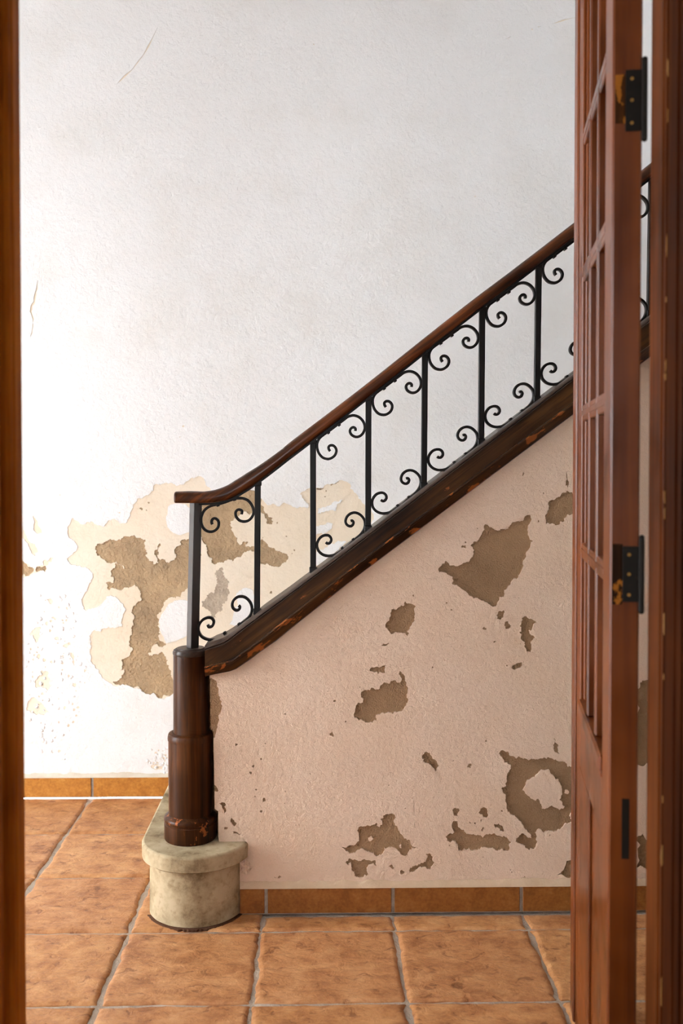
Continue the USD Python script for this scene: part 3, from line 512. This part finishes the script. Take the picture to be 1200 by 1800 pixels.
# ------------------------------------------------------------------ the bottom stone step
SX, SY, SH, SR, SC = -.3270, 2.583, .187, .1205, .1405
def dshape(r, grow=0, xe=.03, n=40):
    a = np.linspace(math.pi, 2 * math.pi, n)
    pts = [(SX + r * math.cos(t), SY + r * math.sin(t)) for t in a]
    return Polygon(pts + [(SX + r, SY + .03), (SX + r, YB - .001), (SX - r, YB - .001)])
def rounded_slab(r, z0, z1, c, n=6):
    """the step's outline, its upper rim rounded"""
    rings = []
    prof = [(0 - .004, z0), (0, z0 + .003)] + [(0 - c * (1 - math.cos(t)), z1 - c + c * math.sin(t)) for t in np.linspace(0, math.pi / 2, n)]
    for dr, z in prof:
        pts = np.array(dshape(r + dr).exterior.coords)[:-1]
        w = 1 + .0 * z
        rings.append(np.column_stack([pts, np.full(len(pts), z)]))
    R = np.array(rings)
    q = R.reshape(-1, 3)
    nz = (meshkit.fbm(q * [38, 38, 38], 3) - .5) * .0032
    dirs = q[:, :2] - [SX, SY]; front = q[:, 1] < SY + .02
    q[front, :2] += (dirs / (np.linalg.norm(dirs, axis=1, keepdims=True) + 1e-9) * nz[:, None])[front]
    return loft(q.reshape(R.shape))
stp = thing('stone_step', 'pale worn limestone bullnose step under the newel post', 'step', loc=(SX, SY, 0))
obj('riser', rounded_slab(SR, 0, .150, .002), STONE, stp, smooth=35)
obj('tread', rounded_slab(SC, .1455, SH, .008), STONE, stp, smooth=35)
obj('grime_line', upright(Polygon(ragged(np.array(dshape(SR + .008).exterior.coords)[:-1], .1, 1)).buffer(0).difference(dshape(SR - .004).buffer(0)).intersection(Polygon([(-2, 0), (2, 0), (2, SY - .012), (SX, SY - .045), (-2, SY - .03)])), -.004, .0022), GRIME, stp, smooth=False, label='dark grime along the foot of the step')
# the flight behind the stair wall
fls = thing('stair_flight', 'stone stair treads climbing between stair wall and white wall', 'stairs', loc=(0, 0, 0))
for k in range(1, 9):
    x = SX - SC + .25 * k
    obj('step', cbox(max(x + .02, -.184), min(x + .30, XE), YW + .075, YB - .001, 0 if k < 2 else SH * k - .02, SH * (k + 1), .004), STONE, fls, smooth=False)

# ------------------------------------------------------------------ newel post
NX, NY = at_y(334.3, 1300, YR)[0], YR
zy = lambda y: at_y(334, y, YR)[2]
r0 = lambda w: w / 2 / F * YR
zb, zc = zy(1441), zy(1291)
nw = thing('newel_post', 'turned dark walnut newel post standing on the stone step', 'post', loc=(NX, NY, SH))
R1, R2, R3 = r0(61), r0(76.5), r0(92)
base = [(0, SH), (R3 - .002, SH), (R3, SH + .004), (R3, zy(1443)), (R3 - .0016, zy(1442)), (R3 - .0016, zy(1440.5)), (0, zy(1440.5))]
obj('base', lathe(base, NX, NY), WORNN, nw)
torus = [(0, zy(1440.7)), (R3 - .0016, zy(1440.5))] + [(R3 - .0045 + .005 * math.cos(t), zy(1436) + (zy(1429.5) - zy(1440.5)) / 2 * math.sin(t)) for t in np.linspace(-1.2, 1.4, 9)] + [(R2 + .0025, zy(1428)), (R2, zy(1427)), (0, zy(1427))]
obj('base_moulding', lathe(torus, NX, NY), WORNN, nw)
drum = [(0, zy(1427.2)), (R2 - .0006, zy(1427.2)), (R2 + .0004, zy(1360)), (R2, zy(1299)), (0, zy(1299))]
obj('lower_shaft', lathe(drum, NX, NY), WALNUT, nw)
col = [(0, zy(1299.2)), (R2 + .0016, zy(1299)), (R2 + .0018, zy(1297))] + [(R2 - .003 + .005 * math.cos(t), zy(1297) + (zy(1287) - zy(1297)) * math.sin(t)) for t in np.linspace(.1, 1.3, 7)] + [(R1 + .004, zy(1286)), (R1 + .0012, zy(1285.3)), (0, zy(1285))]
obj('collar', lathe(col, NX, NY), WALNUT, nw)
ztop = zy(1142)
shaft = [(0, zy(1285.6)), (R1 + .0005, zy(1285.6)), (R1, zy(1200)), (R1 - .0003, ztop - .012), (0, ztop - .012)]
obj('upper_shaft', lathe(shaft, NX + .0018, NY), WALNUT, nw)
capz = [(0, ztop - .0125), (R1, ztop - .012), (R1 + .0012, ztop - .009), (R1 + .0010, ztop - .004), (R1 - .0015, ztop + .001), (R1 - .0065, ztop + .004), (R1 - .0085, ztop + .0035), (R1 - .0095, ztop + .0055), (R1 - .011, ztop + .006), (0, ztop + .006)]
obj('cap', lathe(capz, NX + .0018, NY), STRT, nw)
NTOP = ztop + .006

# ------------------------------------------------------------------ stringer: curb board with mouldings, capping the stair wall
sg = thing('stair_stringer', 'dark worn walnut stringer board capping the sloping stair wall', 'stringer', loc=(0, 0, 0))
XS = np.concatenate([np.linspace(at_y(359.5, 1150, YS)[0], at_y(560, 1000, YS)[0], 60), np.linspace(at_y(562, 1000, YS)[0], XE, 30)])
YK = YR + (YR - YS)
def sweep_sec(sec): return loft([[(x, y, z) for y, z in sec(x)] for x in XS])
obj('board', sweep_sec(lambda x: [(YS + .003, zL_(x) + .002), (YS + .003, zR_(x) - .004), (YW + .003, zB_(x) + .006), (YK - .012, zB_(x) + .006), (YK - .012, zT(x) - .006), (YW, zT(x) - .006)]), STRW, sg, smooth=25)
def top_sec(x):
    t, l = zT(x), zL_(x); h = t - l
    return [(YS + .003, l), (YS - .0030, l + .0004), (YS - .0030, l + .12 * h), (YS + .0004, l + .22 * h), (YS - .0022, l + .42 * h), (YS - .0008, l + .7 * h), (YS + .0045, l + .93 * h), (YS + .0085, t), (YS + .012, t - .0015), (YS + .014, t - .0005), (YK - .008, t - .0005), (YK, t - .004), (YK, l), (YK - .012, l)]
obj('top_moulding', sweep_sec(top_sec), STRT, sg, smooth=35)
def low_sec(x):
    r_, b = zR_(x), zB_(x); h = r_ - b
    return [(YS + .004, r_ + .002), (YS - .0035, r_ + .0012), (YS - .0058, r_ - .06 * h), (YS - .0052, r_ - .18 * h), (YS - .001, r_ - .30 * h), (YS + .0015, r_ - .62 * h), (YS + .006, r_ - .88 * h), (YW - .003, b), (YW + .004, b), (YW + .004, r_ - .5 * h)]
obj('lower_moulding', sweep_sec(low_sec), STRL, sg, smooth=35)

# ------------------------------------------------------------------ railing: iron post, balusters, scrolls, wooden handrail
rl = thing('stair_railing', 'black wrought iron scroll railing with a dark wooden handrail', 'railing', loc=(0, 0, 0))
h_top = [(311.5, 863.6), (330, 863), (345, 863.2), (360, 863.5), (380, 860.3), (400, 852.5), (420, 840), (440, 827), (460, 814.5), (480, 800.5), (500, 785.5), (520, 769), (637, 680), (820, 535), (1014, 386.7)]
h_bot = [(311.5, 884), (330, 884.2), (345, 884.3), (360, 884), (380, 883), (400, 879), (420, 869.5), (440, 857), (460, 842.5), (480, 827.5), (500, 812), (520, 796.5), (637, 706.5), (820, 561), (1014, 413)]
ctr = xz([(a[0], (a[1] + b[1]) / 2) for a, b in zip(h_top, h_bot)], YR)
half = np.array([(at_y(*a, YR)[2] - at_y(*b, YR)[2]) / 2 for a, b in zip(h_top, h_bot)])
k = (ctr[-1] - ctr[-3]); ctr = np.vstack([ctr, ctr[-1] + k / k[0] * (XE - ctr[-1][0])]); half = np.append(half, half[-1])
C_ = smooth_path(ctr, 6); hh = np.interp(C_[:, 0], ctr[:, 0], half)
T_ = np.gradient(C_, axis=0); T_ /= np.linalg.norm(T_, axis=1, keepdims=True)
rings = []
sec = [(-.62, -1.0), (-.86, -.93), (-1.0, -.62), (-1.03, -.1), (-.97, .35), (-.80, .72), (-.5, .93), (0, 1.0), (.5, .93), (.80, .72), (.97, .35), (1.03, -.1), (1.0, -.62), (.86, -.93), (.62, -1.0)]
for i, (c, t, h) in enumerate(zip(C_, T_, hh)):
    cosn = max(.75, t[0]); hp = h * cosn * .985
    n = np.array([-t[1], t[0]])
    rings.append([(c[0] + n[0] * hp * b, YR + .027 * a, c[1] + n[1] * hp * b) for a, b in sec])
rings = np.array(rings)
first = rings[0].copy(); cc = first.mean(0)
lead = [cc + (first - cc) * [1, .80, .86] + [-.0055, 0, 0], cc + (first - cc) * [1, .93, .95] + [-.004, 0, 0], cc + (first - cc) * [1, .985, .99] + [-.0018, 0, 0]]
obj('handrail', loft(np.concatenate([np.array(lead), rings])), RAILW, rl, smooth=40)
# flat iron bar under the rail and over the stringer
zrb = lambda x: np.interp(x, C_[:, 0], C_[:, 1] - hh)
XB = np.linspace(at_y(350, 886, YR)[0], XE, 90)
obj('rail_bar', loft([[(x, YR - .012, zrb(x) + .001), (x, YR - .012, zrb(x) - .0052), (x, YR + .012, zrb(x) - .0052), (x, YR + .012, zrb(x) + .001)] for x in XB]), IRON, rl, smooth=25)
def bar_between(a, b, w, rot=0.0, d=None):
    """square bar from the top point a to the lower point b"""
    d = d or w
    q = np.array([(-w, -d), (w, -d), (w, d), (-w, d)]) / 2
    cut = .0012
    pts = []
    for i in range(4):
        p, n_, pr_ = q[i], q[(i + 1) % 4], q[i - 1]
        pts += [p + (pr_ - p) / np.linalg.norm(pr_ - p) * cut, p + (n_ - p) / np.linalg.norm(n_ - p) * cut]
    q = np.array(pts); c_, s_ = math.cos(rot), math.sin(rot)
    q = q @ np.array([[c_, s_], [-s_, c_]])
    return loft([np.column_stack([q + p[:2], np.full(len(q), p[2])]) for p in (np.asarray(b, float), np.asarray(a, float))])
pt, pb = at_y(344.2, 886, YR), at_y(338.3, 1130, YR)
pt[2] = zrb(pt[0]) + .001; pb[2] = NTOP - .002
obj('iron_post', bar_between(pt, pb, .0238, math.radians(37)), IRONP, rl, smooth=False, label='black square iron post set cornerwise on the newel')
bal = [((453, 850), (451.5, 1075)), ((550, 778), (550.2, 1000)), ((647.5, 704), (646.5, 930)), ((746.5, 628), (744.5, 856)), ((847, 552), (845, 778)), ((946.2, 478), (943, 706))]
step = (at_y(*bal[5][0], YR)[0] - at_y(*bal[2][0], YR)[0]) / 3
tops = [(at_y(*a, YR)[0], at_y(*b, YR)[0]) for a, b in bal]
while tops[-1][0] + step < XE - .02: tops.append((tops[-1][0] + step, tops[-1][1] + step))
for xt, xb in tops:
    a = np.array([xt, YR, zrb(xt) + .001]); b = np.array([xb, YR, zT(xb) - .003])
    bm = bar_between(a, b, .0150)
    foot = cbox(xb - .0098, xb + .0098, YR - .0095, YR + .0095, zT(xb) - .006, zT(xb) + .010, .002)
    head = cbox(xt - .0095, xt + .0095, YR - .0095, YR + .0095, zrb(xt) - .010, zrb(xt) + .002, .002)
    obj('baluster', cat(bm, foot, head), IRON, rl, smooth=False)
def ribbon(path, th, d):
    """flat bar bent along an x-z path, its last bits tapering"""
    p = smooth_path(path, 5); t = np.gradient(p, axis=0); t /= np.linalg.norm(t, axis=1, keepdims=True) + 1e-12
    n = np.stack([-t[:, 1], t[:, 0]], 1); h = th / 2; e = d / 2
    prof = [(-h * .55, -e), (h * .55, -e), (h, -e * .8), (h, e * .8), (h * .55, e), (-h * .55, e), (-h, e * .8), (-h, -e * .8)]
    return loft([[(c[0] + m[0] * a, YR + b, c[1] + m[1] * a) for a, b in prof] for c, m in zip(p, n)])
def clip_mesh(c, t):
    m = cbox(-.0038, .0038, -.0085, .0085, -.0042, .0042, .001)
    a = math.atan2(t[1], t[0]); R = trimesh.transformations.rotation_matrix(-a, [0, 1, 0]); m.apply_transform(R); m.apply_translation([c[0], YR, c[1]]); return m
def scroll(path, clips, slope):
    s_ = obj('scroll', ribbon(path, .0066, .0135), IRON, rl, smooth=40)
    for c in clips: obj('clip', clip_mesh(c, slope), IRON, s_, smooth=False)
up_px = P(820, 380, 6, (345, 1095), (331, 1075), (329, 1050), (348, 1034), (378, 1036), (403, 1060), (411, 1095), (394, 1140), (352, 1171), (310, 1177), (262, 1160), (222, 1112), (205, 1052), (210, 1000), (235, 955), (280, 918), (325, 888), (380, 848), (435, 806), (495, 762), (540, 730), (600, 718), (660, 740), (703, 790), (716, 850), (698, 903), (660, 938), (615, 944), (572, 920), (557, 882), (572, 852), (597, 844), (616, 858), (615, 882))
lo_px = P(820, 580, 6, (287, 880), (302, 892), (325, 889), (343, 865), (341, 835), (320, 811), (285, 805), (241, 820), (206, 860), (192, 910), (206, 965), (246, 1005), (300, 1023), (360, 1018), (412, 996), (470, 957), (525, 917), (580, 867), (640, 818), (688, 760), (706, 700), (697, 640), (658, 592), (610, 569), (560, 574), (517, 606), (498, 655), (511, 693), (545, 711), (573, 699), (583, 670), (570, 652), (552, 656))
up_w, lo_w = xz(up_px, YR), xz(lo_px, YR)
cu = [xz(P(820, 380, 6, q), YR)[0] for q in ((325, 897), (440, 815))]
cl = [xz(P(820, 580, 6, q), YR)[0] for q in ((465, 945), (583, 855))]
xr = tops[4][0]
sl = (zrb(xr + .3) - zrb(xr)) / .3; slb = (zT(xr + .3) - zT(xr)) / .3
mid = lambda w: (w[:, 0].min() + w[:, 0].max()) / 2
umid, lmid = mid(up_w), mid(lo_w)
def flow(w, x0, z0, target):
    """follow the line under the rail (or over the stringer): shift so the scroll keeps its distance to it"""
    return w + [x0, z0]
for i in range(1, len(tops) - 1):
    xm = (tops[i][0] + tops[i + 1][0]) / 2 + .0075 * 0
    xc = (tops[4][0] + tops[5][0]) / 2; xcb = (tops[4][1] + tops[5][1]) / 2
    xmb = (tops[i][1] + tops[i + 1][1]) / 2
    dz = zrb(xm) - zrb(xc) + .0035; dzb = zT(xmb) - zT(xcb)
    kx = (tops[i + 1][0] - tops[i][0]) / (tops[5][0] - tops[4][0])
    f_ = lambda w, c0, c1, d_: np.stack([(w[:, 0] - c0) * kx + c1, w[:, 1] + d_], 1)
    scroll(f_(up_w, xc, xm, dz), list(f_(np.array(cu), xc, xm, dz)), (1, sl))
    scroll(f_(lo_w, xcb, xmb, dzb), list(f_(np.array(cl), xcb, xmb, dzb)), (1, slb))
f_up = P(300, 840, 12, (880, 980), (862, 940), (870, 890), (902, 858), (950, 858), (998, 900), (1013, 970), (993, 1050), (930, 1112), (850, 1136), (762, 1118), (692, 1060), (648, 970), (638, 880), (655, 790), (705, 692), (785, 622), (880, 582)) + [(383, 886.5), (395, 883), (411.5, 877), (420, 875.8), (428, 876.3), (437, 880.8), (443.5, 890), (445.8, 900), (442.6, 909), (436, 915.2), (428, 916.6), (420.5, 914.5), (415, 908), (414, 901), (417, 896.5), (421, 895.8), (425, 898.2), (424.5, 904)]
f_lo = P(230, 1050, 4, (540, 192), (550, 208), (573, 200), (583, 170), (569, 147), (540, 142), (502, 161), (477, 200), (477, 240), (502, 278), (550, 297), (610, 292), (670, 268), (740, 224)) + P(340, 900, 6, (492, 1185), (535, 1155), (575, 1118), (607, 1070), (616, 1010), (598, 952), (558, 908), (510, 890), (462, 898), (422, 932), (408, 980), (422, 1018), (455, 1037), (483, 1024), (489, 1000), (475, 986))
scroll(xz(f_up, YR), list(xz([(383, 887.5), (412, 877.5)], YR)), (1, .3))
scroll(xz(f_lo, YR), list(xz([(395, 1113), (420.5, 1097.5)], YR)), (1, .6))

# ------------------------------------------------------------------ the open glazed door leaf on the right
ND = np.array([.4276, 1.470]); dd = np.array([.1014, .606]); DW = np.linalg.norm(dd); dd = dd / DW; nn = np.array([dd[1], -dd[0]]); DT = .0425
def D(m):
    v = np.array(m.vertices); q = v.copy()
    q[:, :2] = ND + v[:, :1] * dd + v[:, 1:2] * nn
    m = trimesh.Trimesh(q, m.faces, process=False)
    if m.volume < 0: m.invert()
    return m
dr = thing('door_1', kind=S, loc=(ND[0], ND[1], 0))
ZT, ZB = 2.18, .012
db = lambda u0, u1, v0, v1, z0, z1, c=.002: D(cbox(u0, u1, v0, v1, z0, z1, c))
obj('stile', db(0, .088, 0, DT, ZB, ZT, .003), DOORW, dr, smooth=False, label='hinge stile')
obj('stile', db(.468, .545, 0, DT, ZB, ZT), DOORW, dr, smooth=False, label='meeting stile')
obj('astragal', db(.547, DW, -.0042, DT - .004, ZB, ZT, .003), DOORW, dr, smooth=False, label='raised strip along the free edge')
bars_z = [1.792, 1.5285, 1.2585, .991]
obj('rail', db(.088, .468, .001, DT - .001, 2.075, ZT), DOORW, dr, smooth=False, label='top rail')
obj('rail', db(.088, .468, 0, DT, .567, .667), DOORW, dr, smooth=False, label='wide lock rail below the panes')
obj('rail_moulding', D(cat(cbox(.088, .468, -.0055, .02, .672, .700, .004), cbox(.088, .468, -.0025, .02, .664, .676, .002))), DOORW, dr, smooth=False)
obj('rail', db(.088, .468, 0, DT, ZB, .16), DOORW, dr, smooth=False, label='bottom rail')
def muntin(u0, u1, z0, z1, vert):
    if vert: return db(u0 + .001, u1 - .001, 0, .034, z0, z1, .0028)
    a = db(u0, u1, .0012, .034, z0, z1, .002)
    return cat(a, db(u0, u1, -.0002, .010, z0 + .009, z1 - .009, .002))
mu = [(.193, .215), (.326, .346)]
for u0, u1 in mu: obj('muntin', muntin(u0, u1, .700, 2.075, True), DOORW, dr, smooth=False)
for z in bars_z: obj('muntin', muntin(.088, .468, z - .0155, z + .0155, False), DOORW, dr, smooth=False)
# beads round the lights
for u0, u1 in ((.457, .468),): obj('glazing_bead', db(u0, u1, .006, .034, .700, 2.075, .002), DOORW, dr, smooth=False)
ue = [.088, .193, .215, .326, .346, .457]; ze = [.700] + [q for z in bars_z[::-1] for q in (z - .0155, z + .0155)] + [2.075]
for i in range(3):
    for j in range(5):
        obj('pane', db(ue[2 * i], ue[2 * i + 1], .024, .027, ze[2 * j], ze[2 * j + 1], .0003), GLASS, dr, smooth=False)
obj('lower_panel', db(.088, .285, .0055, .03, .16, .567, .001), DOORW, dr, smooth=False, label='recessed lower panel')
obj('lower_panel', db(.288, .468, .0, .034, .16, .567, .002), DOORW, dr, smooth=False, label='flush lower panel')
# hinges on the leaf's edge
def E_(x0, x1, y0, y1, z0, z1, c=.0006): return D(cbox(y0, y1, x0, x1, z0, z1, c))     # x along the thickness, y out of the edge
edge_x = lambda px, z: None
def hinge(y_px0, y_px1, worn):
    zt, zb_ = at_y(1110, y_px0, 1.466)[2], at_y(1110, y_px1, 1.466)[2]
    hg = thing('hinge', label='black iron butt hinge on the door edge', parent=str(dr.GetPath())); hg.loc = dr.loc
    pl_ = E_(.0185, .041, -.0016, .001, zb_, zt)
    kn = trimesh.creation.cylinder(.0042, (zt - zb_) + .022, sections=24); kn.apply_translation([0, 0, (zt + zb_) / 2])
    p0 = ND + nn * .0452 + dd * -.0035
    kn.apply_translation([p0[0], p0[1], 0])
    tips = []
    for zz in (zt + .013, zb_ - .013):
        s_ = trimesh.creation.icosphere(2, .0042); s_.apply_translation([p0[0], p0[1], zz]); tips.append(s_)
    wing = E_(.041, .0462, -.0012, .0006, zb_, zt)
    obj('plate', cat(pl_, wing), HINGE, hg, smooth=False)
    obj('knuckle', cat(kn, *tips), HINGE, hg, smooth=40)
    for q in (.85, .5, .13):
        c = trimesh.creation.cylinder(.0026, .0014, sections=16); c.apply_transform(trimesh.transformations.rotation_matrix(math.pi / 2, [1, 0, 0]))
        w = ND + nn * .0275 + dd * -.0021; c.apply_translation([w[0], w[1], zb_ + (zt - zb_) * q])
        obj('screw', c, BRASS, hg, smooth=False)
    obj('old_mortise', E_(.0035 if worn else .004, .0185, -.0004, .002, zb_ - (.004 if worn else -.012), zt + (.003 if worn else -.006), .0004), MORTISE, dr, smooth=False, label='old hinge mortise with raw wood')
hinge(123, 231, False)
hinge(960, 1058, True)
zs0, zs1 = at_y(1098, 1404, 1.466)[2], at_y(1098, 1510, 1.466)[2]
obj('edge_slot', E_(.0195, .0305, -.0005, .002, zs1, zs0, .0004), HINGE, dr, smooth=False, label='dark slot let into the door edge')

# ------------------------------------------------------------------ door frame: jambs at both sides of the picture
def jamb(poly): return upright(Polygon(poly), 0, DZ)
ar = lambda cx, cy, r, a0, a1, n=8: [(cx + r * math.cos(math.radians(a)), cy + r * math.sin(math.radians(a))) for a in np.linspace(a0, a1, n)]
t1 = thing('trim_1', kind=S)
lo_ = -.4238
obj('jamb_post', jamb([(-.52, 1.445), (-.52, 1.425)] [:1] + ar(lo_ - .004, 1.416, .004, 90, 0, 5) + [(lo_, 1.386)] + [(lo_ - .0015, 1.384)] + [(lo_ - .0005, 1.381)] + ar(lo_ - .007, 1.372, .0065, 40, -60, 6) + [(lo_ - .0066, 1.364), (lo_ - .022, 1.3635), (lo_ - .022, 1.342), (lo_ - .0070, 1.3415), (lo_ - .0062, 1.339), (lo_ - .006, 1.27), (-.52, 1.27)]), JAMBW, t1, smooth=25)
t2 = thing('trim_2', kind=S)
ro = .4673
obj('jamb_post', jamb([(.56, 1.425)] + ar(ro + .010, 1.411, .0100, 90, 185, 10) + [(ro + .001, 1.372), (ro + .0045, 1.370)]), JAMBD, t2, smooth=25) if False else None
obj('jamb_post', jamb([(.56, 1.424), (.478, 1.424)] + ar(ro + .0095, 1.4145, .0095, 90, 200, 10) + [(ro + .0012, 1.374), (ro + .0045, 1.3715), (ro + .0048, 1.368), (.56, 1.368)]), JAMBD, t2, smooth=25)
obj('rebate', jamb([(.56, 1.366), (ro + .0052, 1.366), (ro + .0068, 1.364), (ro + .0072, 1.332), (ro + .0102, 1.330), (ro + .0106, 1.314), (.56, 1.314)]), LOWW, t2, smooth=25)
obj('outer_casing', jamb([(.56, 1.312), (ro + .0135, 1.312), (ro + .0145, 1.27), (.56, 1.27)]), LOWW, t2, smooth=25)
chips = []
rnd = np.random.default_rng(5)
z = .30
while z < 2.1:
    h_ = rnd.uniform(.008, .045); w_ = rnd.uniform(.0006, .0017) * (1.7 if .5 < z < .62 or 1.0 < z < 1.3 else 1)
    if rnd.random() < .55:
        a = np.linspace(0, 2 * np.pi, 14)[:-1]; rr = rnd.uniform(.6, 1.1, 13)
        pg = Polygon(np.column_stack([ro + .0058 + w_ * rr * np.cos(a), z + h_ / 2 * rr * np.sin(a)]))
        if pg.is_valid: chips.append(prism(pg, 1.3648, 1.3664))
    z += h_ * rnd.uniform(.6, 2.6)
obj('chipped_edge', cat(*chips), RAW, t2, smooth=False, label='raw wood where the varnish has chipped', kind='stuff')
t3 = thing('trim_3', kind=S)
obj('door_head', cbox(-.52, .56, 1.28, 1.44, DZ - .04, DZ, .003), JAMBW, t3, smooth=False)
